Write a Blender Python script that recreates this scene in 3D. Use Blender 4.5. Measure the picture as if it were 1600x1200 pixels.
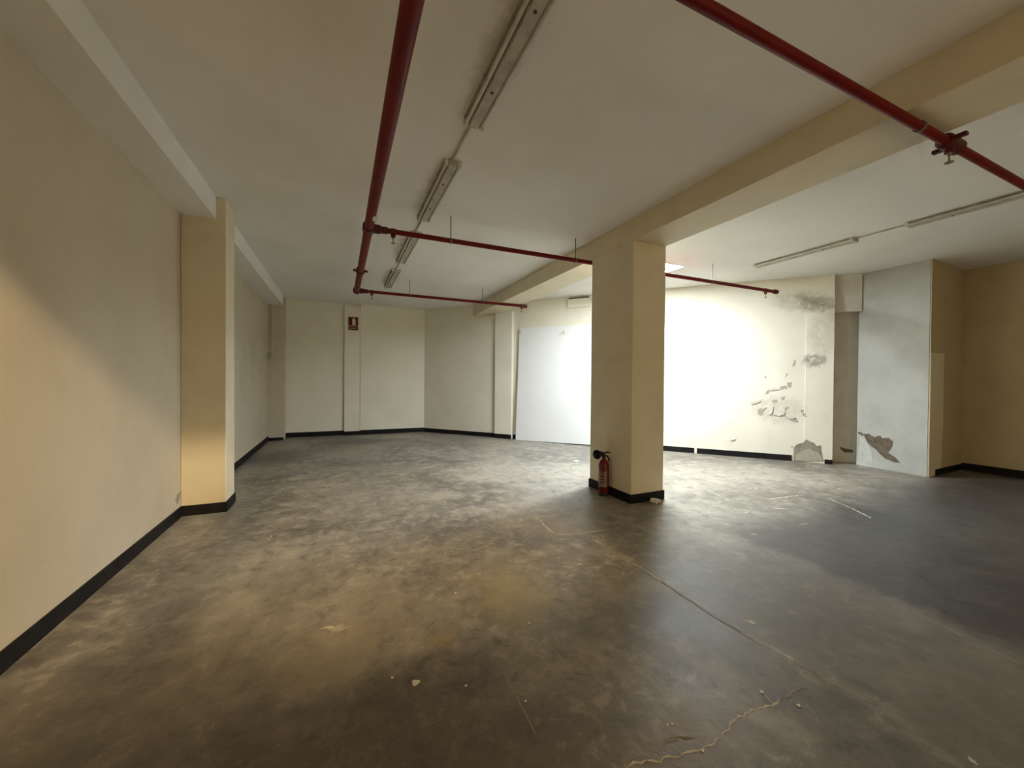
import bpy, bmesh, math, random
from mathutils import Vector, Matrix

random.seed(7)
for o in list(bpy.data.objects):
    bpy.data.objects.remove(o)
C = bpy.context.scene.collection

# ------------------------------------------------------------------ camera
FPX, EYE = 604.875, Vector((0, 0, 1.5))
YAW, PITCH, ROLL = .418486, -.01071, .008408
fw = Vector((math.sin(YAW) * math.cos(PITCH), math.cos(YAW) * math.cos(PITCH), math.sin(PITCH)))
rt0 = Vector((math.cos(YAW), -math.sin(YAW), 0))
up0 = rt0.cross(fw)
rt = rt0 * math.cos(ROLL) + up0 * math.sin(ROLL)
up = up0 * math.cos(ROLL) - rt0 * math.sin(ROLL)
cd = bpy.data.cameras.new('camera')
cd.sensor_fit = 'HORIZONTAL'
cd.sensor_width = 36
cd.lens = FPX / 1600 * 36
cd.clip_start = .05
cam = bpy.data.objects.new('camera', cd)
C.objects.link(cam)
cam.matrix_world = Matrix(((rt.x, up.x, -fw.x, EYE.x), (rt.y, up.y, -fw.y, EYE.y),
                           (rt.z, up.z, -fw.z, EYE.z), (0, 0, 0, 1)))
bpy.context.scene.camera = cam

# ------------------------------------------------------------------ light / exposure
PANEL_STRENGTH = 178.0
FILL_STRENGTH = 6.3
FILL_COLOR = (1.0, .78, .46)
LAMP_POWER = 1600.0
LAMP_COLOR = (1.0, .74, .42)
LAMP_POS = Vector((1.0, -3.0, 4.95))
world = bpy.data.worlds.new('world')
bpy.context.scene.world = world
world.use_nodes = True
world.node_tree.nodes['Background'].inputs[0].default_value = (.6, .7, .85, 1)
world.node_tree.nodes['Background'].inputs[1].default_value = .05
vs = bpy.context.scene.view_settings
vs.view_transform = 'Standard'
vs.look = 'None'
vs.gamma = 1
vs.use_curve_mapping = False
vs.exposure = 0.28


# ------------------------------------------------------------------ pixel -> place helpers
def ray(px, py):
    return rt * ((px - 800) / FPX) - up * ((py - 600) / FPX) + fw


def at_z(px, py, z=0.0):
    d = ray(px, py)
    return EYE + d * ((z - EYE.z) / d.z)


def at_plane(px, py, p, n):
    d = ray(px, py)
    return EYE + d * ((Vector(p) - EYE).dot(n) / d.dot(n))


# ------------------------------------------------------------------ materials
def nodes_of(name):
    m = bpy.data.materials.new(name)
    m.use_nodes = True
    nt = m.node_tree
    return m, nt, nt.nodes['Principled BSDF']


def math_node(nt, op, a, b=None, clamp=False):
    n = nt.nodes.new('ShaderNodeMath')
    n.operation = op
    n.use_clamp = clamp
    for i, v in enumerate((a, b)):
        if v is None:
            continue
        if isinstance(v, (int, float)):
            n.inputs[i].default_value = v
        else:
            nt.links.new(v, n.inputs[i])
    return n.outputs[0]


def smooth(nt, v, lo, hi):
    n = nt.nodes.new('ShaderNodeMapRange')
    n.interpolation_type = 'SMOOTHSTEP'
    n.inputs[1].default_value = lo
    n.inputs[2].default_value = hi
    nt.links.new(v, n.inputs[0])
    return n.outputs[0]


def mix(nt, fac, a, b):
    n = nt.nodes.new('ShaderNodeMix')
    n.data_type = 'RGBA'
    for sock, v in ((n.inputs[0], fac), (n.inputs[6], a), (n.inputs[7], b)):
        if isinstance(v, (int, float)):
            sock.default_value = v
        elif isinstance(v, tuple):
            sock.default_value = (*v[:3], 1)
        else:
            nt.links.new(v, sock)
    return n.outputs[2]


def noise(nt, vec, scale, detail=4, rough=.55, dist=0.0):
    n = nt.nodes.new('ShaderNodeTexNoise')
    n.inputs['Scale'].default_value = scale
    n.inputs['Detail'].default_value = detail
    n.inputs['Roughness'].default_value = rough
    n.inputs['Distortion'].default_value = dist
    nt.links.new(vec, n.inputs['Vector'])
    return n


def scaled(nt, vec, s, off=(0, 0, 0)):
    n = nt.nodes.new('ShaderNodeMapping')
    n.inputs['Scale'].default_value = s
    n.inputs['Location'].default_value = off
    nt.links.new(vec, n.inputs['Vector'])
    return n.outputs[0]


def stain_or_shade(nt, wpos, col, centre, radii, colour, amount, edge=(.55, 1.1), grainy=1.0):
    """Dirt, wear or painted shade with a ragged outline round a point on the surface."""
    s = tuple(1 / r for r in radii)
    v = scaled(nt, wpos, s, tuple(-c * k for c, k in zip(centre, s)))
    ln = nt.nodes.new('ShaderNodeVectorMath')
    ln.operation = 'LENGTH'
    nt.links.new(v, ln.inputs[0])
    f = smooth(nt, ln.outputs['Value'], edge[1], edge[0])
    grain = smooth(nt, noise(nt, wpos, 11, 5, .7).outputs[0], .30, .56)
    grain = math_node(nt, 'ADD', math_node(nt, 'MULTIPLY', grain, grainy), 1 - grainy)
    f = math_node(nt, 'MULTIPLY', f, grain)
    return mix(nt, math_node(nt, 'MULTIPLY', f, amount), col, colour)


def warped_position(nt, amount, scale):
    geo = nt.nodes.new('ShaderNodeNewGeometry')
    n = noise(nt, geo.outputs['Position'], scale, 5, .6)
    a = nt.nodes.new('ShaderNodeVectorMath')
    a.operation = 'MULTIPLY_ADD'
    nt.links.new(n.outputs['Color'], a.inputs[0])
    a.inputs[1].default_value = (amount,) * 3
    b = nt.nodes.new('ShaderNodeVectorMath')
    b.operation = 'ADD'
    nt.links.new(geo.outputs['Position'], a.inputs[2])
    nt.links.new(a.outputs[0], b.inputs[0])
    b.inputs[1].default_value = (-amount / 2,) * 3
    return geo.outputs['Position'], b.outputs[0]


def paint(name, colour, dark, rough=.7, scale=1.3, var=.5, bump=.15, stains=(), spec=.3, fine=60):
    m, nt, b = nodes_of(name)
    pos, warp = warped_position(nt, .22, 9)
    big = noise(nt, pos, scale, 5, .6)
    col = mix(nt, math_node(nt, 'MULTIPLY', smooth(nt, big.outputs[0], .38, .75), var), colour, dark)
    speck = noise(nt, pos, 24, 3, .7)
    col = mix(nt, math_node(nt, 'MULTIPLY', smooth(nt, speck.outputs[0], .66, .78), .35), col, dark)
    for s in stains:
        col = stain_or_shade(nt, warp, col, *s)
    nt.links.new(col, b.inputs['Base Color'])
    b.inputs['Roughness'].default_value = rough
    b.inputs['Specular IOR Level'].default_value = spec
    if bump:
        fn = noise(nt, pos, fine, 3, .6)
        bp = nt.nodes.new('ShaderNodeBump')
        bp.inputs['Strength'].default_value = bump
        bp.inputs['Distance'].default_value = .01
        nt.links.new(fn.outputs[0], bp.inputs['Height'])
        nt.links.new(bp.outputs[0], b.inputs['Normal'])
    return m


# layout of the oblique wall: s along it, t out into the room
A = Vector((2.2, 11.1, 0))
U = (Vector((7.862, 4.572, 0)) - A).normalized()
N = Vector((U.y, -U.x, 0))


def W(s, t, z):
    return A + U * s + N * t + Vector((0, 0, z))


def wall_px(px, py, t=0.0):
    return at_plane(px, py, A + N * t, N)


GREY = (.26, .24, .19)
ob_stains = []
for (px, py, rx, rz, a) in ((1272, 563, .22, .14, .8), (1282, 475, .35, .17, .55), (1250, 470, .5, .22, .3),
                            (1290, 520, .3, .5, .25), (1215, 640, .5, .3, .25), (1075, 650, .3, .2, .15),
                            (1255, 648, .035, .045, .9), (905, 470, .5, .1, .15)):
    p = wall_px(px, py)
    ob_stains.append((tuple(p), (rx, rx, rz), GREY, a))

M = {}
CREAM, CREAM_D = (.84, .80, .67), (.72, .68, .55)
M['wall'] = paint('cream_wall_paint', CREAM, CREAM_D, .65)
M['oblique'] = paint('cream_wall_paint_damp', CREAM, CREAM_D, .65, stains=ob_stains)
p = at_plane(278, 778, (-1.56, 0, 0), Vector((1, 0, 0)))
q = at_plane(421, 557, (0, 10.75, 0), Vector((0, 1, 0)))
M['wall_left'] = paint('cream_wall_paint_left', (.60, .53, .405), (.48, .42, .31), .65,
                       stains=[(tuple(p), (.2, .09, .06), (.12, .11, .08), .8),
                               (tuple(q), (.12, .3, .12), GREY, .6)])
M['pillar'] = paint('cream_pillar_paint', (.77, .69, .51), (.65, .57, .41), .6, 2.5)
M['ceiling'] = paint('white_ceiling_paint', (.85, .84, .80), (.74, .725, .665), .8, .8, .6,
                     stains=[((.88, y, 3.48), (.17, .85, .3), (.36, .34, .27), .55, (.1, 1.1)) for y in (2.15, 4.15, 6.0, 7.9)] +
                            [((6.43, y, 3.48), (.16, .8, .3), (.36, .34, .27), .5, (.1, 1.1)) for y in (1.7, 3.65)])
M['wall_right'] = paint('tan_wall_paint', (.52, .43, .27), (.40, .33, .20), .7, 2.5)
M['pier'] = paint('grey_skim_plaster', (.47, .47, .425), (.35, .35, .31), .75, 2.0, .6,
                  stains=[(tuple(at_z(1360, 725)), (.5, .5, .25), (.68, .67, .62), .7)])
M['niche'] = paint('bare_grey_render', (.64, .60, .52), (.50, .46, .385), .8, 3, .7)
M['board'] = paint('white_board', (.83, .83, .81), (.76, .76, .74), .45, 1.0, .4, .02,
                   stains=[(tuple(wall_px(875, 522, .06)), (.035, .035, .05), (.45, .33, .18), .7),
                           (tuple(wall_px(881, 521, .06)), (.05, .05, .06), (.50, .38, .22), .7)])
M['base'] = paint('black_skirting_paint', (.009, .0085, .009), (.022, .02, .019), .6, 5, .6, .1, spec=.18)
M['red'] = paint('red_pipe_paint', (.155, .0065, .005), (.075, .006, .005), .5, 6, .6, .05, spec=.18)
M['darkred'] = paint('dark_red_fitting_paint', (.085, .008, .007), (.05, .008, .007), .5, 8, .6, .05)
M['ext_red'] = paint('extinguisher_red', (.14, .004, .008), (.09, .003, .006), .3, 6, .3, 0, spec=.5)
M['black'] = paint('black_plastic', (.012, .011, .011), (.03, .028, .026), .45, 8, .4, 0)
M['label'] = paint('label_paper', (.26, .19, .15), (.17, .10, .08), .6, 12, .5, 0)
M['sign_red'] = paint('sign_red', (.115, .008, .005), (.09, .007, .005), .5, 8, .3, 0)
M['sign_white'] = paint('sign_white', (.72, .55, .50), (.62, .45, .40), .5, 8, .3, 0)
M['metal'] = paint('dusty_white_metal', (.52, .49, .41), (.30, .28, .22), .55, 9, .8, .05)
M['tube'] = paint('dusty_glass_tube', (.62, .60, .52), (.40, .38, .30), .35, 9, .6, 0, spec=.5)
M['dirt'] = paint('dusty_dark_plastic', (.10, .09, .07), (.05, .045, .035), .8, 14, .5, 0)
M['steel'] = paint('dull_steel', (.14, .13, .11), (.07, .06, .05), .5, 10, .5, 0)
M['brass'] = paint('tarnished_brass', (.28, .22, .12), (.14, .11, .07), .45, 10, .5, 0)
M['render'] = paint('exposed_brown_render', (.17, .135, .095), (.10, .08, .055), .95, 14, .9, .6, fine=45)
M['render_grey'] = paint('exposed_grey_render', (.33, .30, .24), (.22, .20, .155), .95, 12, .9, .6, fine=45)
M['flake'] = paint('peeled_paint', (.70, .67, .57), (.50, .46, .37), .7, 14, .6, .1)
M['blister'] = paint('blistered_plaster', (.47, .44, .35), (.35, .32, .25), .85, 20, .8, .3)
M['white_bit'] = paint('white_plaster_crumb', (.78, .75, .68), (.62, .58, .5), .8, 20, .5, 0)
M['scar'] = paint('pale_plaster_scar', (.58, .58, .53), (.46, .46, .42), .85, 9, .8, .2)
M['crack'] = paint('pale_crack_filler', (.62, .56, .44), (.34, .30, .23), .9, 14, .8, .1)
M['crack_dim'] = paint('worn_joint_filler', (.30, .265, .20), (.15, .13, .10), .9, 9, .9, .1)
M['upper'] = paint('upper_storey_paint', (.14, .12, .09), (.1, .09, .07), .8)
M['rear'] = paint('dark_rear_wall', (.16, .14, .11), (.1, .09, .07), .8)

# glowing things
m, nt, b = nodes_of('light_panel_diffuser')
b.inputs['Emission Color'].default_value = (.84, .93, 1.0, 1)
b.inputs['Emission Strength'].default_value = PANEL_STRENGTH
b.inputs['Base Color'].default_value = (.9, .9, .9, 1)
M['glow'] = m
m, nt, b = nodes_of('lamp_bulb_glass')
b.inputs['Base Color'].default_value = (.9, .85, .7, 1)
b.inputs['Emission Color'].default_value = (*LAMP_COLOR, 1)
b.inputs['Emission Strength'].default_value = 4
M['bulb'] = m
m, nt, b = nodes_of('fill_pane_glow')
b.inputs['Base Color'].default_value = (.8, .8, .8, 1)
b.inputs['Emission Color'].default_value = (*FILL_COLOR, 1)
b.inputs['Emission Strength'].default_value = FILL_STRENGTH
M['fill_pane'] = m

# floor: worn dark paint over screed, laid in strips that run away from the camera
m, nt, b = nodes_of('worn_grey_floor_paint')
pos, warp = warped_position(nt, .5, 4.5)
n1 = noise(nt, pos, .55, 6, .62, .6)
n2 = noise(nt, pos, 2.6, 6, .65, .3)
n3 = noise(nt, scaled(nt, pos, (7.5, .9, 1)), 1, 4, .6)
n4 = noise(nt, pos, 22, 5, .75)
col = mix(nt, smooth(nt, n1.outputs[0], .34, .66), (.135, .122, .103), (.310, .280, .228))
col = mix(nt, math_node(nt, 'MULTIPLY', smooth(nt, n2.outputs[0], .44, .70), .5), col, (.430, .380, .295))
col = mix(nt, math_node(nt, 'MULTIPLY', smooth(nt, n3.outputs[0], .50, .72), .3), col, (.105, .094, .080))
col = mix(nt, math_node(nt, 'MULTIPLY', smooth(nt, n4.outputs[0], .56, .72), .5), col, (.100, .090, .078))
n5 = noise(nt, pos, 6.5, 7, .75, .4)
col = mix(nt, math_node(nt, 'MULTIPLY', smooth(nt, n5.outputs[0], .50, .64), .55), col, (.43, .385, .305))
col = mix(nt, math_node(nt, 'MULTIPLY', smooth(nt, n5.outputs[0], .47, .36), .55), col, (.085, .074, .060))
WEAR = (.30, .25, .165)
for (px, py, rx, ry, c, a) in ((800, 925, .30, .42, (.30, .26, .15), .75), (685, 1004, .09, .09, (.34, .26, .15), .8),
                               (510, 1020, .28, .38, WEAR, .6), (520, 985, .07, .05, (.5, .45, .35), .8),
                               (590, 960, .20, .5, (.24, .19, .14), .45), (740, 1190, .14, .10, (.25, .2, .13), .6),
                               (1010, 950, .7, .6, (.19, .165, .125), .45), (420, 940, .5, .7, (.2, .175, .13), .35),
                               (1090, 1170, .3, .22, (.22, .185, .14), .55), (880, 820, .45, .3, (.26, .22, .15), .5),
                               (620, 1185, .95, .62, (.070, .055, .038), .75), (180, 1130, .9, .7, (.085, .070, .050), .6), (560, 690, 1.2, .5, (.07, .066, .064), .7), (430, 715, .7, 1.0, (.07, .066, .064), .6)):  # first two: grimy front floor with operator's shadow and corner vignetting painted in
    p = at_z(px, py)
    col = stain_or_shade(nt, warp, col, (p.x, p.y, 0), (rx, ry, 5), c, a, (.4, 1.15), .3)
# bay right of the x = 3.4 joint: slate paint, missing warm light also put into its colour
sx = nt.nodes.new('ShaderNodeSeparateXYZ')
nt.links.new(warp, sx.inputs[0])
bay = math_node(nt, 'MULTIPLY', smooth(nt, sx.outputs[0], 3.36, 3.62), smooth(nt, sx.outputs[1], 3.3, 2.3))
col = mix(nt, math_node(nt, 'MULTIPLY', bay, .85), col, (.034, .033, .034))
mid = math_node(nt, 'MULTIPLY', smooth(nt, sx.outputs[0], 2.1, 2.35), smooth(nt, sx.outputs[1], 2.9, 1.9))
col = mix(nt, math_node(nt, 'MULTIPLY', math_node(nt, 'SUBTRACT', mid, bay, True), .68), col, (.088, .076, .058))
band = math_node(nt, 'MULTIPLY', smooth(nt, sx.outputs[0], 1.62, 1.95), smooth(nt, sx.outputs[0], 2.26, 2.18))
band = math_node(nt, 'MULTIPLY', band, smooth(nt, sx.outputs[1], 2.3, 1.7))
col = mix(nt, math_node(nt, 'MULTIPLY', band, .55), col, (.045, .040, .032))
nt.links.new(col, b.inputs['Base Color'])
nt.links.new(math_node(nt, 'MULTIPLY_ADD', n2.outputs[0], .3), b.inputs['Roughness'])
b.inputs['Roughness'].links[0].from_node.inputs[2].default_value = .27
b.inputs['Specular IOR Level'].default_value = .5
bp = nt.nodes.new('ShaderNodeBump')
bp.inputs['Strength'].default_value = .25
bp.inputs['Distance'].default_value = .01
nt.links.new(math_node(nt, 'ADD', n4.outputs[0], n3.outputs[0]), bp.inputs['Height'])
nt.links.new(bp.outputs[0], b.inputs['Normal'])
M['floor'] = m


# ------------------------------------------------------------------ mesh helpers
def box(bm, a, b_):
    x0, y0, z0 = (min(a[i], b_[i]) for i in range(3))
    x1, y1, z1 = (max(a[i], b_[i]) for i in range(3))
    v = [bm.verts.new(c) for c in ((x0, y0, z0), (x1, y0, z0), (x1, y1, z0), (x0, y1, z0),
                                   (x0, y0, z1), (x1, y0, z1), (x1, y1, z1), (x0, y1, z1))]
    for f in ((0, 3, 2, 1), (4, 5, 6, 7), (0, 1, 5, 4), (1, 2, 6, 5), (2, 3, 7, 6), (3, 0, 4, 7)):
        bm.faces.new([v[i] for i in f])


def prism(bm, pts, z0, z1):
    """Upright prism on a plan polygon."""
    lo = [bm.verts.new((p[0], p[1], z0)) for p in pts]
    hi = [bm.verts.new((p[0], p[1], z1)) for p in pts]
    k = len(pts)
    bm.faces.new(lo[::-1])
    bm.faces.new(hi)
    for i in range(k):
        bm.faces.new((lo[i], lo[(i + 1) % k], hi[(i + 1) % k], hi[i]))


def slab(bm, pts, depth):
    """Thickened polygon: pts in 3D, depth a vector."""
    lo = [bm.verts.new(p) for p in pts]
    hi = [bm.verts.new(Vector(p) + depth) for p in pts]
    k = len(pts)
    bm.faces.new(lo[::-1])
    bm.faces.new(hi)
    for i in range(k):
        bm.faces.new((lo[i], lo[(i + 1) % k], hi[(i + 1) % k], hi[i]))


def frame(d):
    d = d.normalized()
    a = Vector((0, 0, 1)) if abs(d.z) < .9 else Vector((1, 0, 0))
    x = d.cross(a).normalized()
    return x, d.cross(x)


def tube(bm, pts, radii, seg=16, caps=True):
    """Round body along a path, one radius per point (path kept to gentle bends)."""
    pts = [Vector(p) for p in pts]
    rings = []
    for i, p in enumerate(pts):
        a = pts[max(i - 1, 0)]
        c = pts[min(i + 1, len(pts) - 1)]
        x, y = frame(c - a)
        r = radii[i] if isinstance(radii, (list, tuple)) else radii
        rings.append([bm.verts.new(p + (x * math.cos(t) + y * math.sin(t)) * r)
                      for t in (2 * math.pi * k / seg for k in range(seg))])
    for r0, r1 in zip(rings, rings[1:]):
        for k in range(seg):
            bm.faces.new((r0[k], r0[(k + 1) % seg], r1[(k + 1) % seg], r1[k]))
    if caps:
        bm.faces.new(rings[0][::-1])
        bm.faces.new(rings[-1])


def lathe(bm, base, profile, seg=24, axis=Vector((0, 0, 1))):
    """Turned body: profile of (radius, height) along an axis through base."""
    x, y = frame(axis)
    rings = [[bm.verts.new(Vector(base) + axis * h + (x * math.cos(t) + y * math.sin(t)) * max(r, .0005))
              for t in (2 * math.pi * k / seg for k in range(seg))] for r, h in profile]
    for r0, r1 in zip(rings, rings[1:]):
        for k in range(seg):
            bm.faces.new((r0[k], r0[(k + 1) % seg], r1[(k + 1) % seg], r1[k]))
    bm.faces.new(rings[0][::-1])
    bm.faces.new(rings[-1])


def obj(name, bm, mt, parent=None, smooth_it=False, bevel=0.0, origin=None):
    bmesh.ops.recalc_face_normals(bm, faces=bm.faces)
    if bevel:
        bmesh.ops.bevel(bm, geom=[e for e in bm.edges], offset=bevel, segments=2, profile=.5, affect='EDGES')
    me = bpy.data.meshes.new(name)
    bm.to_mesh(me)
    bm.free()
    me.materials.append(M[mt])
    if smooth_it:
        me.shade_smooth()
        me.set_sharp_from_angle(angle=math.radians(40))
    o = bpy.data.objects.new(name, me)
    C.objects.link(o)
    if parent is not None:
        o.parent = parent
        o.matrix_parent_inverse = Matrix.Translation(parent.location).inverted()
    return o


def build(name, mt, parent, fn, *a, **k):
    opts = {q: k.pop(q) for q in ('smooth_it', 'bevel') if q in k}
    bm = bmesh.new()
    fn(bm, *a, **k)
    return obj(name, bm, mt, parent, **opts)


def tag(o, label, cat, group=None):
    o['label'] = label
    o['category'] = cat
    if group:
        o['group'] = group
    return o


def thing(name, loc, label, cat, group=None):
    o = bpy.data.objects.new(name, None)
    o.empty_display_size = .1
    o.location = loc
    C.objects.link(o)
    return tag(o, label, cat, group)


def struct(o):
    o['kind'] = 'structure'
    return o


# ------------------------------------------------------------------ the room
LX, RX, CZ = -1.56, 9.95, 3.48
REAR = -4.5
BH = .11                                     # skirting height
VOID = (LX, 1.38, -1.62, -.10)                # opening in the ceiling behind the camera (x0, x1, y0, y1)
S_END = 9.27                                 # end of the oblique wall
P1, P2 = Vector((8.66, 3.90, 0)), Vector((8.60, 2.95, 0))

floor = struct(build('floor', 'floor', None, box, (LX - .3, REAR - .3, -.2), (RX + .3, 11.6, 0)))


LP = (3.95, 5.40, 4.89, 5.30)                # light panel behind the pillar


def ceiling_mesh(bm):
    holes = (VOID,)
    xs = sorted({LX - .3, RX + .3, *(h[i] for h in holes for i in (0, 1))})
    ys = sorted({REAR - .3, 11.6, *(h[i] for h in holes for i in (2, 3))})
    for y0, y1 in zip(ys, ys[1:]):
        run = None
        for x0, x1 in list(zip(xs, xs[1:])) + [(None, None)]:
            solid = x0 is not None and not any(h[0] <= x0 < h[1] and h[2] <= y0 < h[3] for h in holes)
            if solid:
                run = (run[0] if run else x0, x1)
            elif run:
                box(bm, (run[0], y0, CZ), (run[1], y1, CZ + .2))
                run = None


ceiling = struct(build('ceiling', 'ceiling', None, ceiling_mesh))

wall_left = struct(build('wall_left', 'wall_left', None, box, (LX - .3, REAR - .3, 0), (LX, 11.6, CZ)))
build('corner_boxing', 'wall_left', wall_left, box, (LX, 10.75, 0), (-1.24, 11.6, CZ))

bx = at_plane(538, 600, (0, 11.1, 0), Vector((0, 1, 0))).x
bx2 = at_plane(563, 600, (0, 11.1, 0), Vector((0, 1, 0))).x
wall_back = struct(build('wall_back', 'wall', None, box, (LX, 11.18, 0), (2.2, 11.6, CZ)))
build('wall_facing', 'wall', wall_back, box, (bx, 11.115, 0), (bx2, 11.3, 3.40))
build('wall_facing', 'wall', wall_back, box, (bx2, 11.10, 0), (2.26, 11.3, CZ))


def oblique_mesh(bm):
    prism(bm, [W(0, 0, 0), W(S_END, 0, 0), W(S_END, -.3, 0), W(-.3, -.6, 0)], 0, CZ)


wall_oblique = struct(build('wall_back_right', 'oblique', None, oblique_mesh))


def pilaster_mesh(bm):
    prism(bm, [W(2.26, 0, 0), W(2.30, .07, 0), W(2.78, .07, 0), W(2.80, 0, 0)], 0, 3.235)


build('pilaster', 'oblique', wall_oblique, pilaster_mesh, bevel=.006)
# end slab of the oblique wall stands a little proud and stops short of the ceiling
build('wall_facing', 'oblique', wall_oblique,
      lambda bm: prism(bm, [W(8.85, 0, 0), W(8.85, .012, 0), W(S_END, .02, 0), W(S_END, 0, 0)], 0, 3.11))

niche = struct(build('wall_niche', 'niche', None,
                     lambda bm: prism(bm, [W(S_END - .3, -.32, 0), W(10.2, -.32, 0), W(10.2, -.6, 0), W(S_END - .3, -.6, 0)], 0, CZ)))
build('lintel', 'niche', niche,
      lambda bm: prism(bm, [W(S_END, -.10, 0), W(S_END + .42, -.10, 0), W(S_END + .42, -.4, 0), W(S_END, -.4, 0)], 2.80, CZ))
pier = struct(build('wall_pier', 'pier', None,
                    lambda bm: prism(bm, [P1, P2, (RX + .3, 3.0, 0), (RX + .3, 4.4, 0)], 0, CZ)))
build('pier_return', 'wall_right', pier,
      lambda bm: prism(bm, [(P2.x + .004, P2.y - .004, 0), (P2.x + .004, P2.y - .016, 0), (RX, 3.0 - .016, 0), (RX, 3.0 - .004, 0)], 0, CZ))
build('painted_light_strip', 'pillar', pier,  # paler strip paints in the warm light falling on the return
      lambda bm: slab(bm, [(8.606, 2.932, 0), (9.06, 2.949, 0), (9.13, 2.951, .8), (9.12, 2.951, 1.99), (8.606, 2.932, 1.99)], Vector((0, -.004, 0))))
wall_right = struct(build('wall_right', 'wall_right', None, box, (RX, REAR - .3, 0), (RX + .3, 3.0, CZ)))
wall_rear = struct(build('wall_rear', 'rear', None, box, (LX, REAR - .3, 0), (RX, REAR, CZ)))


# added glowing panes on the rear wall, unseen warm fill for the pillar faces
WX0, WX1, WZ0, WZ1 = 2.4, 5.0, .5, 2.1
fill_panel = struct(build('fill_panel_1', 'metal', None,
                      lambda bm: [box(bm, *q) for q in (((WX0, REAR, WZ0), (WX1, REAR + .05, WZ0 + .05)), ((WX0, REAR, WZ1 - .05), (WX1, REAR + .05, WZ1)),
                                                        ((WX0, REAR, WZ0), (WX0 + .05, REAR + .05, WZ1)), ((WX1 - .05, REAR, WZ0), (WX1, REAR + .05, WZ1)))]))
for i in range(4):
    w0 = WX0 + .05 + i * (WX1 - WX0 - .1) / 4
    w1 = w0 + (WX1 - WX0 - .1) / 4
    build('fill_pane', 'fill_pane', fill_panel, box, (w0 + .02, REAR, WZ0 + .05), (w1 - .02, REAR + .015, WZ1 - .05))


# storey above the opening behind the camera
def upper_mesh(bm):
    a0, a1, b0, b1 = VOID
    z0, z1 = CZ + .2, 6.0
    box(bm, (a0 - .3, REAR - .3, z0), (a0, b1 + 2.3, z1))
    box(bm, (a1 + 1.2, REAR - .3, z0), (a1 + 1.5, b1 + 2.3, z1))
    box(bm, (a0 - .3, REAR - .3, z0), (a1 + 1.5, REAR, z1))
    box(bm, (a0 - .3, b1 + 2.0, z0), (a1 + 1.5, b1 + 2.3, z1))
    box(bm, (a0 - .3, REAR - .3, z1), (a1 + 1.5, b1 + 2.3, z1 + .2))


struct(build('wall_upper', 'upper', None, upper_mesh))


# ------------------------------------------------------------------ skirting boards
def skirting(name, *runs):
    o = None
    for pts, n, ht in runs:
        a, b_ = Vector(pts[0]), Vector(pts[1])
        n = Vector(n).normalized() * .014

        def f(bm):
            prism(bm, [a, b_, b_ + n, a + n], 0, ht)
        if o is None:
            o = struct(build(name, 'base', None, f))
        else:
            build('skirting_length', 'base', o, f)
    return o


skirting('baseboard_left', (((LX, REAR, 0), (LX, 5.24, 0)), (1, 0, 0), BH),
         (((LX, 5.62, 0), (LX, 10.75, 0)), (1, 0, 0), BH),
         (((LX, 10.75, 0), (-1.24, 10.75, 0)), (0, -1, 0), .07))
skirting('baseboard_back', (((-1.24, 11.18, 0), (bx, 11.18, 0)), (0, -1, 0), .12),
         (((bx, 11.115, 0), (bx2, 11.115, 0)), (0, -1, 0), .10),
         (((bx2, 11.10, 0), (2.2, 11.10, 0)), (0, -1, 0), .12))
s_break = (wall_px(1237, 705) - A).dot(U)
s_p = (wall_px(1288, 712) - A).dot(U)
skirting('baseboard_back_right', ((W(0, 0, 0), W(2.26, 0, 0)), N, .11),
         ((W(2.30, .07, 0), W(2.78, .07, 0)), N, .11),
         ((W(2.80, 0, 0), W(6.98, 0, 0)), N, .11), ((W(7.03, 0, 0), W(s_break, 0, 0)), N, .11),
         ((W(s_p, .012, 0), W(S_END, .02, 0)), N, .08))
skirting('baseboard_right', (((RX, 2.97, 0), (RX, REAR, 0)), (-1, 0, 0), .12),
         (((8.85, 2.945, 0), (RX - .014, 2.983, 0)), (0, -1, 0), .10))

# ------------------------------------------------------------------ pillars and beams
PX0, PX1, PY0, PY1 = 3.25, 3.77, 3.71, 4.56
t = thing('square_pillar', ((PX0 + PX1) / 2, (PY0 + PY1) / 2, 0),
          'free-standing cream painted square pillar with the extinguisher at its foot', 'pillar')
build('shaft', 'pillar', t, box, (PX0, PY0, 0), (PX1, PY1, 3.21), bevel=.008)
for a, b_ in (((PX0 - .012, PY0 - .012, 0), (PX1 + .012, PY0, BH)), ((PX0 - .012, PY0, 0), (PX0, PY1, BH)),
              ((PX1, PY0, 0), (PX1 + .012, PY1, BH)), ((PX0 - .012, PY1, 0), (PX1 + .012, PY1 + .012, BH))):
    build('skirting_board', 'base', t, box, a, b_)

t = thing('wall_pillar', (-1.36, 5.43, 0), 'tan and cream pillar built against the long left wall', 'pillar')
build('shaft', 'pillar', t, box, (LX, 5.24, 0), (-1.16, 5.62, CZ), bevel=.008)
for a, b_ in (((LX, 5.226, 0), (-1.146, 5.24, BH)), ((-1.16, 5.24, 0), (-1.146, 5.62, BH))):
    build('skirting_board', 'base', t, box, a, b_)

tag(build('ceiling_beam', 'pillar', None, box, (PX0, REAR, 3.21), (PX1, 10.1, CZ)),
    'deep downstand ceiling beam resting on the free-standing pillar', 'beam')
tag(build('ceiling_beam', 'ceiling', None, box, (LX, REAR, 3.24), (-1.25, 5.24, CZ)),
    'pale downstand beam along the left wall, running up to the wall pillar from the rear', 'beam')
tag(build('ceiling_beam', 'ceiling', None, box, (LX, 5.62, 3.24), (-1.25, 10.75, CZ)),
    'short pale downstand beam between the wall pillar and the back wall', 'beam')

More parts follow.
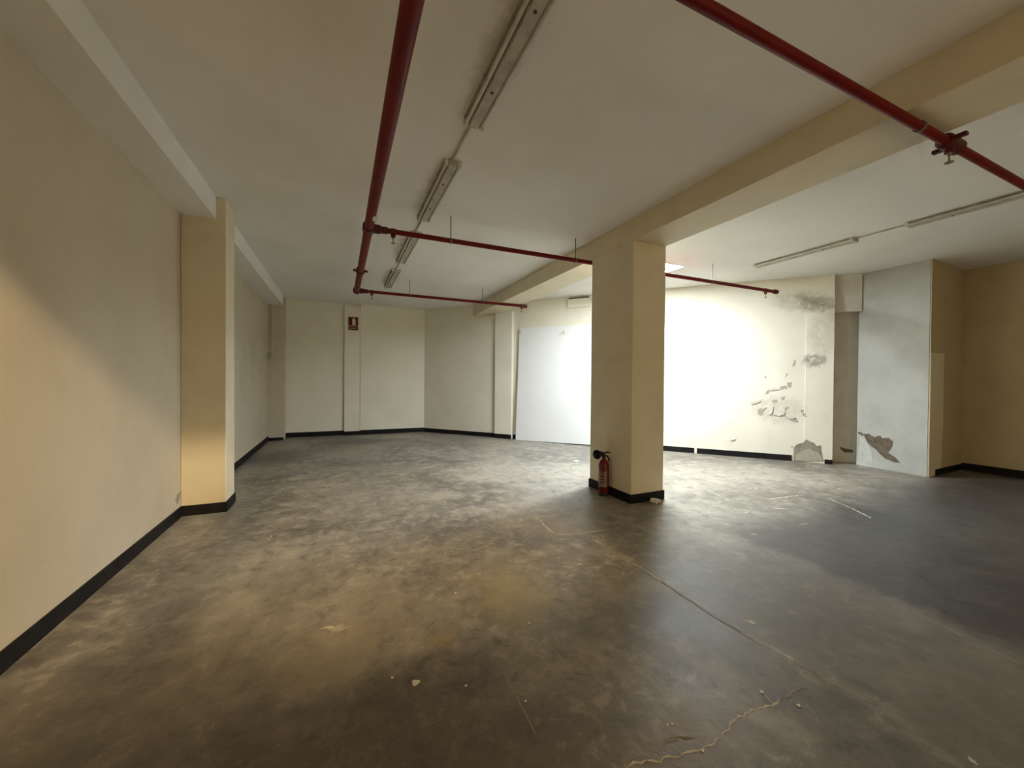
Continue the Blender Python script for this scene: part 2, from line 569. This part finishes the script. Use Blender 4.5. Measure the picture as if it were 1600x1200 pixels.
# ------------------------------------------------------------------ sprinkler pipework
PZ, MX = 3.175, .287
B1, B2, B3 = 4.60, 7.95, 1.25
t = thing('sprinkler_pipework', (MX, B2, PZ),
          'red painted sprinkler pipework hung under the ceiling, a thick main with thin branches', 'sprinkler pipe')
build('main_pipe', 'red', t, tube, [(MX, y, PZ) for y in (REAR + .1, 0, 4, B2)], .05, seg=20, smooth_it=True)
for y in (B1, B2):
    build('coupling', 'darkred', t, tube, [(MX, y - .06, PZ), (MX, y - .055, PZ), (MX, y + .055, PZ), (MX, y + .06, PZ)],
          [.055, .066, .066, .055], seg=20, smooth_it=True)
build('coupling', 'darkred', t, tube, [(MX, 6.43, PZ), (MX, 6.435, PZ), (MX, 6.525, PZ), (MX, 6.53, PZ)],
      [.055, .066, .066, .055], seg=20, smooth_it=True)
for s in (-1, 1):
    build('clamp_bolt', 'darkred', t, tube, [(MX + s * .06, 6.48, PZ), (MX + s * .105, 6.48, PZ)], .018, seg=8)
build('end_cap', 'darkred', t, lathe, (MX, B2 + .03, PZ), [(.06, 0), (.06, .06), (.045, .09), (.01, .10)], axis=Vector((0, 1, 0)), smooth_it=True)
for (y, xe, heads, rods) in ((B1, 7.40, (.55, 7.1), (1.22, 3.0, 5.72)), (B2, 3.86, (.56, 3.76), (1.27, 2.82)),
                             (B3, 7.4, (3.88,), (.94,))):
    bp_ = build('branch_pipe', 'red', t, tube, [(MX + .04, y, PZ), (2, y, PZ), (xe, y, PZ)], .029, seg=16, smooth_it=True)
    build('tee_collar', 'darkred', bp_, tube, [(MX + .05, y, PZ), (MX + .12, y, PZ), (MX + .125, y, PZ), (MX + .2, y, PZ)],
          [.05, .05, .04, .038], smooth_it=True)
    build('pipe_cap', 'darkred', bp_, tube, [(xe - .05, y, PZ), (xe + .02, y, PZ)], .042, seg=14)
    for hx in heads:
        hd = build('sprinkler_head', 'darkred', t, tube, [(hx, y, PZ - .02), (hx, y, PZ - .065)], .026, seg=12)
        build('drop_nozzle', 'brass', hd, lathe, (hx, y, PZ - .135),
              [(.024, 0), (.024, .006), (.006, .012), (.006, .05), (.012, .055), (.012, .08)], 12)
        build('saddle', 'darkred', hd, tube, [(hx - .03, y, PZ), (hx + .03, y, PZ)], .036, seg=14)
    for hx in rods:
        hr = build('hanger_rod', 'steel', t, tube, [(hx, y, PZ + .02), (hx, y, CZ)], .006, seg=8)
        build('hanger_ring', 'steel', hr, tube, [(hx - .012, y, PZ), (hx + .012, y, PZ)], .034, seg=14)
build('hanger_ring', 'steel', t, tube, [(3.44, B3, PZ), (3.47, B3, PZ)], .0335, seg=14)
# mechanical tee with ears on the branch that crosses under the beam
build('clamp_tee', 'darkred', t, tube, [(3.80, B3, PZ), (3.81, B3, PZ), (4.00, B3, PZ), (4.01, B3, PZ)], [.035, .05, .05, .035], seg=16)
for s in (-1, 1):
    build('clamp_ear', 'darkred', t, box, (3.88 + s * .06 - .02, B3 + s * .03, PZ - .012), (3.88 + s * .06 + .02, B3 + s * .105, PZ + .012), bevel=.004)
build('pipe_tag', 'white_bit', t, box, (MX + .012, 4.14, PZ - .062), (MX + .058, 4.23, PZ - .03), bevel=.008)


# ------------------------------------------------------------------ fluorescent battens
def batten(x, y0, y1, label):
    r = thing('fluorescent_batten', (x, (y0 + y1) / 2, CZ), label, 'light fixture', 'unlit fluorescent battens on the ceiling')

    def channel(bm):
        zs = CZ - .048
        pts = [(x - .04, CZ), (x - .04, CZ - .02), (x - .034, zs), (x + .034, zs), (x + .04, CZ - .02), (x + .04, CZ)]
        slab(bm, [Vector((p[0], y0, p[1])) for p in pts], Vector((0, y1 - y0, 0)))
    ch = build('channel', 'metal', r, channel)
    for fy in (.28, .72):
        yy = y0 + (y1 - y0) * fy
        build('screw', 'black', ch, tube, [(x, yy, CZ - .048), (x, yy, CZ - .052)], .010, seg=10)
    for s in (-1, 1):
        tx = x + s * .062
        build('tube', 'tube', r, tube, [(tx, y0 + .03, CZ - .036), (tx, y1 - .03, CZ - .036)], .012, seg=12, smooth_it=True)
        for yy in (y0 + .015, y1 - .015):
            build('lampholder', 'niche', r, box, (tx - .018, yy - .015, CZ - .052), (tx + .018, yy + .015, CZ), bevel=.004)
    build('back_plate', 'metal', r, box, (x - .082, y0 + .01, CZ - .006), (x + .082, y1 - .01, CZ))
    return r


FL = .93
batten(FL, 1.43, 2.865, 'dusty unlit fluorescent batten, the one in the row lying farthest from the extinguisher sign')
batten(FL, 3.43, 4.80, 'dusty unlit fluorescent batten ending just short of the long red branch pipe')
batten(FL, 5.28, 6.71, 'dusty unlit fluorescent batten starting just beyond the long red branch pipe')
batten(FL, 7.25, 8.62, 'dusty unlit fluorescent batten whose end reaches the short far red branch pipe')
batten(6.43, 2.95, 4.33, 'unlit fluorescent batten on the ceiling beside the peeling wall, the brighter of two')
batten(6.43, 1.03, 2.42, 'dark unlit fluorescent batten passing above the red pipe beyond the deep beam')
c = thing('ceiling_conduit', (FL, 5, CZ), 'thin pale conduit linking the row of four fluorescent battens', 'conduit')
for a, b_ in ((2.865, 3.43), (4.80, 5.28), (6.71, 7.25), (8.62, 8.9)):
    build('conduit_length', 'metal', c, tube, [(FL - .01, a, CZ - .012), (FL - .01, b_, CZ - .012)], .011, seg=10)
c = thing('ceiling_conduit', (6.43, 2.7, CZ), 'thin conduit linking the two battens beside the peeling wall', 'conduit')
build('conduit_length', 'metal', c, tube, [(6.43, 2.42, CZ - .012), (6.43, 2.95, CZ - .012)], .010, seg=10)

# ------------------------------------------------------------------ lit ceiling panel behind the pillar
t = thing('ceiling_light_panel', ((LP[0] + LP[1]) / 2, (LP[2] + LP[3]) / 2, CZ),
          'bright white light panel on the ceiling behind the pillar', 'light panel')


def panel_frame(bm):
    x0, x1, y0, y1 = LP
    for a, b_ in (((x0, y0), (x1, y0 + .015)), ((x0, y1 - .015), (x1, y1)), ((x0, y0), (x0 + .015, y1)), ((x1 - .015, y0), (x1, y1))):
        box(bm, (a[0], a[1], CZ - .012), (b_[0], b_[1], CZ))


build('frame', 'board', t, panel_frame)
build('diffuser', 'glow', t, box, (LP[0] + .015, LP[2] + .015, CZ - .010), (LP[1] - .015, LP[3] - .015, CZ))

# lamp of the upper storey whose warm light falls through the opening
t = thing('pendant_lamp', (LAMP_POS.x, LAMP_POS.y, 6.0), 'warm bare bulb pendant hanging in the storey above', 'lamp')
build('cord', 'black', t, tube, [LAMP_POS + Vector((0, 0, .16)), (LAMP_POS.x, LAMP_POS.y, 6.0)], .004, seg=6)
build('socket', 'black', t, lathe, LAMP_POS + Vector((0, 0, .075)), [(.02, 0), (.022, .05), (.012, .09)], 12)
build('bulb', 'bulb', t, lathe, LAMP_POS + Vector((0, 0, .0)), [(.005, 0), (.022, .01), (.03, .03), (.024, .055), (.014, .075)], 14, smooth_it=True)
bl = bpy.data.lights.new('pendant_lamp_light', 'POINT')
bl.energy = LAMP_POWER
bl.color = LAMP_COLOR
bl.shadow_soft_size = .11
lo = bpy.data.objects.new('lamp_light', bl)
lo.location = LAMP_POS
C.objects.link(lo)

# ------------------------------------------------------------------ white board leaning on the wall
g0 = at_z(806, 687)
t0 = max(.05, (g0 - A).dot(N))
s0 = (g0 - A).dot(U)
s1 = (wall_px(812, 513, .05) - A).dot(U)
LB = 2.40
t = thing('leaning_board', W(s0 + LB / 2, t0, 0), 'tall smooth white board leaning against the cream wall behind the pillar', 'board')
NB = N.normalized() * .02


def board_mesh(bm):
    slab(bm, [W(s0, t0, 0.0), W(s0 + LB, t0, .03), W(s1 + LB, .035, 2.80), W(s1, .035, 2.80)], NB)


build('sheet', 'board', t, board_mesh)
build('corner_clip', 'metal', t, lambda bm: slab(bm, [W(s1 - .02, .05, 2.66), W(s1 + .03, .05, 2.66), W(s1 + .03, .045, 2.74), W(s1 - .02, .045, 2.74)], N * .025), bevel=.004)

# ------------------------------------------------------------------ box high on the oblique wall
c0, c1 = wall_px(888, 456), wall_px(922, 474)
sa, sb = (c0 - A).dot(U), (c1 - A).dot(U)
za, zb = 3.22, 3.42
t = thing('wall_box', W((sa + sb) / 2, 0, za), 'small cream box high on the wall above the leaning board', 'wall box')
build('case', 'oblique', t, lambda bm: slab(bm, [W(sa, 0, za), W(sb, 0, za), W(sb, 0, zb), W(sa, 0, zb)], N * .05), bevel=.004)
build('open_top', 'dirt', t, lambda bm: slab(bm, [W(sa + .02, .008, zb), W(sb - .02, .008, zb), W(sb - .02, .045, zb), W(sa + .02, .045, zb)], Vector((0, 0, .03))))

# conduit stub in the far left corner
cx = at_plane(425, 510, (0, 10.75, 0), Vector((0, 1, 0)))
zt = at_plane(425, 466, (0, 10.75, 0), Vector((0, 1, 0))).z
zb_ = at_plane(425, 558, (0, 10.75, 0), Vector((0, 1, 0))).z
t = thing('wall_conduit', (cx.x, 10.74, zb_), 'thin brown conduit dropping from the ceiling in the far corner', 'conduit')
build('pipe', 'niche', t, tube, [(cx.x, 10.735, CZ - .24 if cx.x < -1.25 else CZ), (cx.x, 10.735, zb_)], .012, seg=10)
build('end_socket', 'niche', t, box, (cx.x - .02, 10.725, zb_ - .04), (cx.x + .02, 10.75, zb_), bevel=.005)

# ------------------------------------------------------------------ extinguisher sign
yb = 11.10
nY = Vector((0, 1, 0))
q0, q1 = at_plane(544.5, 495, (0, yb, 0), nY), at_plane(559.5, 516, (0, yb, 0), nY)
x0, x1, z1, z0 = q0.x, q1.x, q0.z, q1.z
wd, hg = x1 - x0, z1 - z0
t = thing('extinguisher_sign', ((x0 + x1) / 2, yb, z0), 'small red sign with a white extinguisher symbol on the back wall', 'sign')
build('plate', 'sign_red', t, box, (x0, yb - .006, z0), (x1, yb, z1))
zl = z0 + hg * .29
build('rule_line', 'sign_white', t, box, (x0, yb - .008, zl), (x1, yb - .006, zl + .012))
cx_ = x0 + wd * .54


def symbol(bm):
    pts = [(-.035, 0), (.045, 0), (.045, .14), (.03, .165), (.015, .175), (.02, .195), (-.005, .2), (-.02, .175), (-.035, .15)]
    slab(bm, [Vector((cx_ + a, yb - .008, zl + .028 + b_ * hg * .62 / .22)) for a, b_ in pts], Vector((0, .002, 0)))


build('symbol', 'sign_white', t, symbol)
for i in range(8):
    lx = x0 + wd * (.12 + .098 * i)
    build('letter_mark', 'sign_white', t, box, (lx, yb - .0075, z0 + hg * .10), (lx + wd * .045, yb - .006, z0 + hg * .17))

# ------------------------------------------------------------------ fire extinguisher
E = at_z(945.5, 773)
E.x = min(E.x, PX0 - .085)
E.z = 0
t = thing('fire_extinguisher', E, 'red carbon dioxide fire extinguisher with black horn standing against the pillar', 'fire extinguisher')
R_ = .066
build('cylinder', 'ext_red', t, lathe, E, [(.058, 0), (R_, .012), (R_, .39), (.062, .42), (.048, .45), (.03, .468), (.022, .475), (.022, .49)],
      smooth_it=True)
build('base_ring', 'black', t, lathe, E, [(.068, 0), (.069, .004), (.069, .035), (.066, .04)], smooth_it=True)


def wrap(bm, z0, z1, a0, a1, r):
    k = 10
    lo = []
    for i in range(k + 1):
        a = a0 + (a1 - a0) * i / k
        d = Vector((math.cos(a) * r, math.sin(a) * r, 0))
        lo.append((bm.verts.new(E + d + Vector((0, 0, z0))), bm.verts.new(E + d + Vector((0, 0, z1 - .03 * math.sin(math.pi * i / k))))))
    for p, q in zip(lo, lo[1:]):
        bm.faces.new((p[0], q[0], q[1], p[1]))


aim = math.atan2(-E.y, -E.x)
build('paper_label', 'label', t, wrap, .12, .345, aim - 1.15, aim + .75, R_ + .0012)
for zz, w_ in ((.30, .5), (.255, .62), (.215, .55), (.175, .62)):
    build('label_band', 'sign_red', t, wrap, zz - .006, zz + .034, aim - .55, aim - .55 + w_, R_ + .002)
vz = E + Vector((0, 0, .49))
side = Vector((rt.x, rt.y, 0)).normalized()
tow = Vector((-E.x, -E.y, 0)).normalized()
build('valve', 'darkred', t, lathe, vz, [(.02, 0), (.024, .005), (.024, .035), (.016, .04), (.016, .06)], 14, smooth_it=True)
Z_ = Vector((0, 0, 1))
build('carrying_handle', 'black', t, tube, [vz + Z_ * .035, vz + side * .04 + Z_ * .025, vz + side * .062 - Z_ * .005, vz + side * .07 - Z_ * .045],
      [.010, .011, .011, .009], seg=10, smooth_it=True)
build('squeeze_lever', 'black', t, tube, [vz + Z_ * .055, vz + side * .035 + Z_ * .074, vz + side * .085 + Z_ * .07],
      [.010, .010, .007], seg=10, smooth_it=True)
hc = vz - side * .062 + Z_ * .048
build('horn_arm', 'black', t, tube, [vz + Z_ * .03, vz - side * .03 + Z_ * .04, hc - tow * .07], .011, seg=10, smooth_it=True)
ax = (tow * .8 - side * .55).normalized()
build('horn', 'black', t, lathe, hc - ax * .10, [(.016, 0), (.022, .03), (.044, .09), (.060, .15), (.062, .155), (.054, .153), (.02, .10)], axis=ax, smooth_it=True)


# ------------------------------------------------------------------ peeling paint
def px_poly(pts, plane_p, plane_n, off):
    return [at_plane(x, y, Vector(plane_p) + plane_n * off, plane_n) for x, y in pts]


def zoomed(pts):                             # close-up coordinates of the damaged corner -> photograph
    return [(1140 + x / 5, 520 + y / 5) for x, y in pts]


def ragged(pts, amp):
    out = []
    for (x0, y0), (x1, y1) in zip(pts, pts[1:] + pts[:1]):
        out.append((x0, y0))
        for k in (1 / 3, 2 / 3):
            out.append((x0 + (x1 - x0) * k + random.uniform(-amp, amp), y0 + (y1 - y0) * k + random.uniform(-amp, amp)))
    return out


def patch(name, mt, parent, pts, p, n, off, th):
    return build(name, mt, parent, lambda bm: slab(bm, px_poly(pts, p, n, off), n * th))


PN = Vector(((P1 - P2).y, -(P1 - P2).x, 0)).normalized()
if PN.x > 0:
    PN = -PN
hole = [(500, 1000), (500, 895), (530, 870), (570, 860), (600, 832), (630, 850), (660, 862), (680, 882), (715, 880), (716, 920), (735, 1003)]
patch('bare_render', 'render_grey', wall_oblique, ragged(zoomed(hole), .5), A, N, .001, .018)
sc = [(515, 960), (560, 925), (620, 905), (690, 930), (738, 1003), (512, 1000)]
patch('bare_render', 'blister', wall_oblique, ragged(zoomed(sc), .5), A, N, .019, .006)
hole2 = [(1050, 790), (1090, 788), (1130, 815), (1175, 803), (1200, 825), (1240, 818), (1275, 845), (1270, 890), (1235, 935), (1290, 970),
         (1335, 1014), (1290, 1010), (1220, 985), (1180, 950), (1150, 915), (1110, 890), (1075, 850)]
patch('bare_render', 'render', pier, ragged(zoomed(hole2), .6), P2, PN, .001, .006)
patch('bare_render', 'render', pier, ragged(zoomed([(1003, 775), (1030, 778), (1056, 800), (1040, 805), (1010, 790)]), .3), P2, PN, .001, .006)
patch('plaster_scar', 'scar', pier, ragged(zoomed([(1020, 810), (1055, 815), (1080, 870), (1110, 920), (1120, 1040), (1060, 1048), (1020, 1035), (1005, 930)]), .6),
      P2, PN, .001, .004)
for pts in ([(600, 215), (640, 170), (690, 165), (735, 195), (700, 260), (650, 262)], [(487, 268), (500, 225), (522, 205), (510, 255)],
            [(430, 370), (440, 320), (462, 318), (440, 345)], [(450, 390), (485, 385), (480, 430), (455, 425)],
            [(390, 420), (440, 412), (455, 435), (400, 440)], [(275, 480), (290, 455), (320, 440), (300, 475)],
            [(405, 505), (435, 498), (425, 528), (408, 525)], [(220, 600), (245, 585), (268, 600), (262, 640), (235, 648), (220, 625)],
            [(430, 650), (480, 655), (520, 665), (540, 700), (500, 695), (450, 670)], [(300, 635), (360, 640), (430, 650), (360, 655)],
            [(272, 345), (285, 335), (288, 355), (275, 358)], [(620, 450), (635, 420), (645, 375), (640, 430)],
            [(425, 605), (440, 580), (468, 578), (445, 600)], [(330, 530), (370, 520), (375, 540), (340, 548)],
            [(553, 600), (578, 600), (576, 622), (556, 622)], [(480, 885), (492, 880), (494, 895), (482, 896)]):
    patch('blistered_spot', 'blister', wall_oblique, ragged(zoomed(pts), .35), A, N, .001, .003)
for pts in ([(150, 545), (200, 535), (240, 520), (235, 540), (180, 560)], [(240, 590), (280, 572), (285, 582), (262, 600)],
            [(300, 640), (325, 600), (340, 575), (335, 615), (318, 640)], [(365, 640), (395, 620), (430, 612), (425, 640), (380, 652)],
            [(440, 655), (470, 640), (510, 655), (500, 672), (460, 670)], [(0, 835), (40, 822), (48, 828), (10, 842)],
            [(285, 450), (350, 430), (390, 440), (340, 452)], [(15, 700), (28, 695), (26, 710)]):
    ps = px_poly(ragged(zoomed(pts), .3), A, N, .004)
    k = len(ps)

    def curl(bm):
        lo = [bm.verts.new(q) for q in ps]
        hi = [bm.verts.new(q + N * (.003 + .011 * abs(math.sin(math.pi * i / k)))) for i, q in enumerate(ps)]
        bm.faces.new(lo[::-1])
        bm.faces.new(hi)
        for i in range(k):
            bm.faces.new((lo[i], lo[(i + 1) % k], hi[(i + 1) % k], hi[i]))
    build('curled_paint_flake', 'flake', wall_oblique, curl)
# dirt at the niche foot
patch('damp_mark', 'render', niche, ragged(zoomed([(860, 890), (900, 905), (960, 915), (965, 935), (900, 935), (870, 915)]), .6),
      W(S_END, -.32, 0), N, .001, .004)


# ------------------------------------------------------------------ cracks, joints and scuffs in the floor
def crack(name, mt, pts, width, wob, lift=.0012):
    pts = [at_z(x, y) for x, y in pts]
    dense = []
    for a, b_ in zip(pts, pts[1:]):
        k = max(2, int((b_ - a).length / .02))
        dense += [a.lerp(b_, i / k) for i in range(k)]
    dense.append(pts[-1])

    def f(bm):
        L, R = [], []
        for i, p in enumerate(dense):
            d = (dense[min(i + 1, len(dense) - 1)] - dense[max(i - 1, 0)]).normalized()
            n = Vector((-d.y, d.x, 0))
            w = width * random.uniform(.2, 1.4) * (1 if 0 < i < len(dense) - 1 else .2)
            c_ = p + n * random.uniform(-wob, wob)
            c_.z = lift
            L.append(bm.verts.new(c_ + n * w))
            R.append(bm.verts.new(c_ - n * w))
        for i in range(len(dense) - 1):
            bm.faces.new((L[i], L[i + 1], R[i + 1], R[i]))
    return build(name, mt, floor, f)


crack('crack', 'crack', [(975, 1200), (1000, 1190), (1030, 1188), (1070, 1178), (1098, 1172), (1115, 1160), (1130, 1145), (1150, 1122),
                         (1180, 1108), (1205, 1102), (1222, 1092)], .0045, .008)
crack('crack', 'crack', [(1186, 1077), (1205, 1098)], .004, .003)
crack('crack', 'crack_dim', [(1025, 1170), (1042, 1160), (1060, 1152), (1085, 1153)], .006, .005)
crack('crack', 'crack_dim', [(1222, 1092), (1245, 1078), (1262, 1073)], .006, .005)
crack('joint', 'crack', [(838, 808), (858, 828), (872, 836), (905, 834), (948, 828)], .009, .008)
crack('joint', 'crack', [(930, 845), (945, 853)], .008, .004)
crack('joint', 'crack_dim', [(945, 862), (985, 875)], .010, .006)
crack('joint', 'crack', [(978, 873), (1000, 886), (1034, 909)], .007, .003)
crack('joint', 'crack_dim', [(1034, 909), (1110, 960), (1190, 1008)], .008, .004)
crack('joint', 'crack', [(1203, 1008), (1240, 1032)], .006, .003)
crack('joint', 'crack_dim', [(1240, 1032), (1290, 1064), (1375, 1102)], .006, .004)
crack('joint', 'crack_dim', [(1400, 945), (1440, 962), (1520, 1002), (1600, 1040)], .007, .004)
crack('joint', 'crack_dim', [(1468, 1170), (1500, 1190)], .008, .004)
crack('joint', 'crack_dim', [(780, 1035), (800, 1075), (838, 1150)], .004, .003)
crack('joint', 'crack_dim', [(675, 1000), (690, 1050)], .003, .002)
crack('scuff', 'crack', [(1200, 780), (1225, 777), (1250, 774)], .012, .01)
crack('scuff', 'crack', [(1205, 793), (1235, 796)], .010, .01)
crack('scuff', 'crack', [(1292, 778), (1330, 794), (1362, 810)], .008, .01)
crack('scuff', 'crack', [(1065, 828), (1090, 838)], .006, .006)
crack('scuff', 'crack', [(1105, 765), (1140, 783)], .008, .006)
crack('scuff', 'crack', [(1132, 818), (1142, 822)], .015, .01)
crack('scuff', 'crack', [(500, 983), (512, 980), (522, 982)], .010, .008)
crack('scuff', 'crack_dim', [(735, 905), (755, 912)], .006, .004)
crack('scuff', 'crack_dim', [(455, 812), (500, 810)], .006, .006)
crack('scuff', 'crack', [(418, 846), (426, 835)], .005, .003)
crack('scuff', 'crack', [(970, 786), (1000, 781)], .007, .006)
crack('scuff', 'crack', [(1160, 970), (1182, 974)], .018, .01)
crack('scuff', 'crack_dim', [(765, 760), (780, 766)], .012, .01)
for _ in range(26):                          # small scrapes where the floor is most worn
    sx_, sy_ = random.choice(((1180, 800), (1110, 830), (1250, 790), (760, 740), (560, 790), (900, 900), (1010, 830)))
    sx_ += random.uniform(-70, 70)
    sy_ += random.uniform(-28, 28)
    crack('scuff', random.choice(('crack', 'crack_dim')), [(sx_, sy_), (sx_ + random.uniform(6, 16), sy_ + random.uniform(-3, 3))],
          random.uniform(.004, .009), .004)
crack('scuff', 'crack', [(1512, 1182), (1530, 1196)], .010, .005)


# ------------------------------------------------------------------ litter
def crumb(name, px, py, size, label, cat, group=None, flat=.45, mt='white_bit'):
    p = at_z(px, py)
    bm = bmesh.new()
    bmesh.ops.create_icosphere(bm, subdivisions=2, radius=1)
    ph = random.uniform(0, 6)
    for v in bm.verts:
        k = 1 + .28 * math.sin(v.co.x * 3.1 + ph) * math.cos(v.co.y * 4.3 + ph * 2) + random.uniform(-.08, .08)
        v.co = Vector((v.co.x * k * size, v.co.y * k * size * .8, max(v.co.z * k * size * flat, -size * flat * .5)))
    zmin = min(v.co.z for v in bm.verts)
    for v in bm.verts:
        v.co.z -= zmin
    bm.faces.ensure_lookup_table()
    o = obj(name, bm, mt)
    o.location = (p.x, p.y, .0005)
    return tag(o, label, cat, group)


# crumpled scrap at the pillar foot
def scrap(bm):
    k = 6
    g = [[bm.verts.new(((i / k - .5) * .13, (j / k - .5) * .10, .012 + .045 * abs(math.sin(i * 1.3 + j * .9)) * (1 - abs(i / k - .5))))
          for j in range(k + 1)] for i in range(k + 1)]
    for i in range(k):
        for j in range(k):
            bm.faces.new((g[i][j], g[i + 1][j], g[i + 1][j + 1], g[i][j + 1]))
    ret = bmesh.ops.extrude_face_region(bm, geom=bm.faces[:])
    for v in ret['geom']:
        if isinstance(v, bmesh.types.BMVert):
            v.co.z = max(0, v.co.z - .012)


sp = at_z(1018, 783)
o = build('paper_scrap', 'white_bit', None, scrap)
o.location = (sp.x, min(sp.y, PY0 - .085), 0)
o.rotation_euler.z = .4
tag(o, 'crumpled white scrap of paper at the foot of the square pillar', 'paper')
crumb('plaster_crumb', 650, 1068, .020, 'largest pale plaster crumb lying alone on the dark bare floor', 'crumb')
crumb('plaster_crumb', 855, 688, .07, 'white crumb on the floor at the foot of the leaning board', 'crumb')
crumb('plaster_crumb', 901, 722, .05, 'white crumb out on the floor between leaning board and pillar', 'crumb')
crumb('plaster_crumb', 1098, 1173, .009, 'pale crumb lying on the floor crack', 'crumb')
crumb('plaster_crumb', 1190, 1082, .010, 'pale crumb beside the short branch of the floor crack', 'crumb')
crumb('plaster_crumb', 1248, 1103, .010, 'pale elongated crumb just past the end of the floor crack', 'crumb')
for px, py in ((613, 1059), (728, 1072), (821, 1096), (1043, 1133), (1050, 1132), (874, 872), (712, 927), (827, 974)):
    crumb('plaster_crumb', px, py, .0065, 'tiny white speck of plaster on the open floor', 'crumb', 'tiny plaster specks')
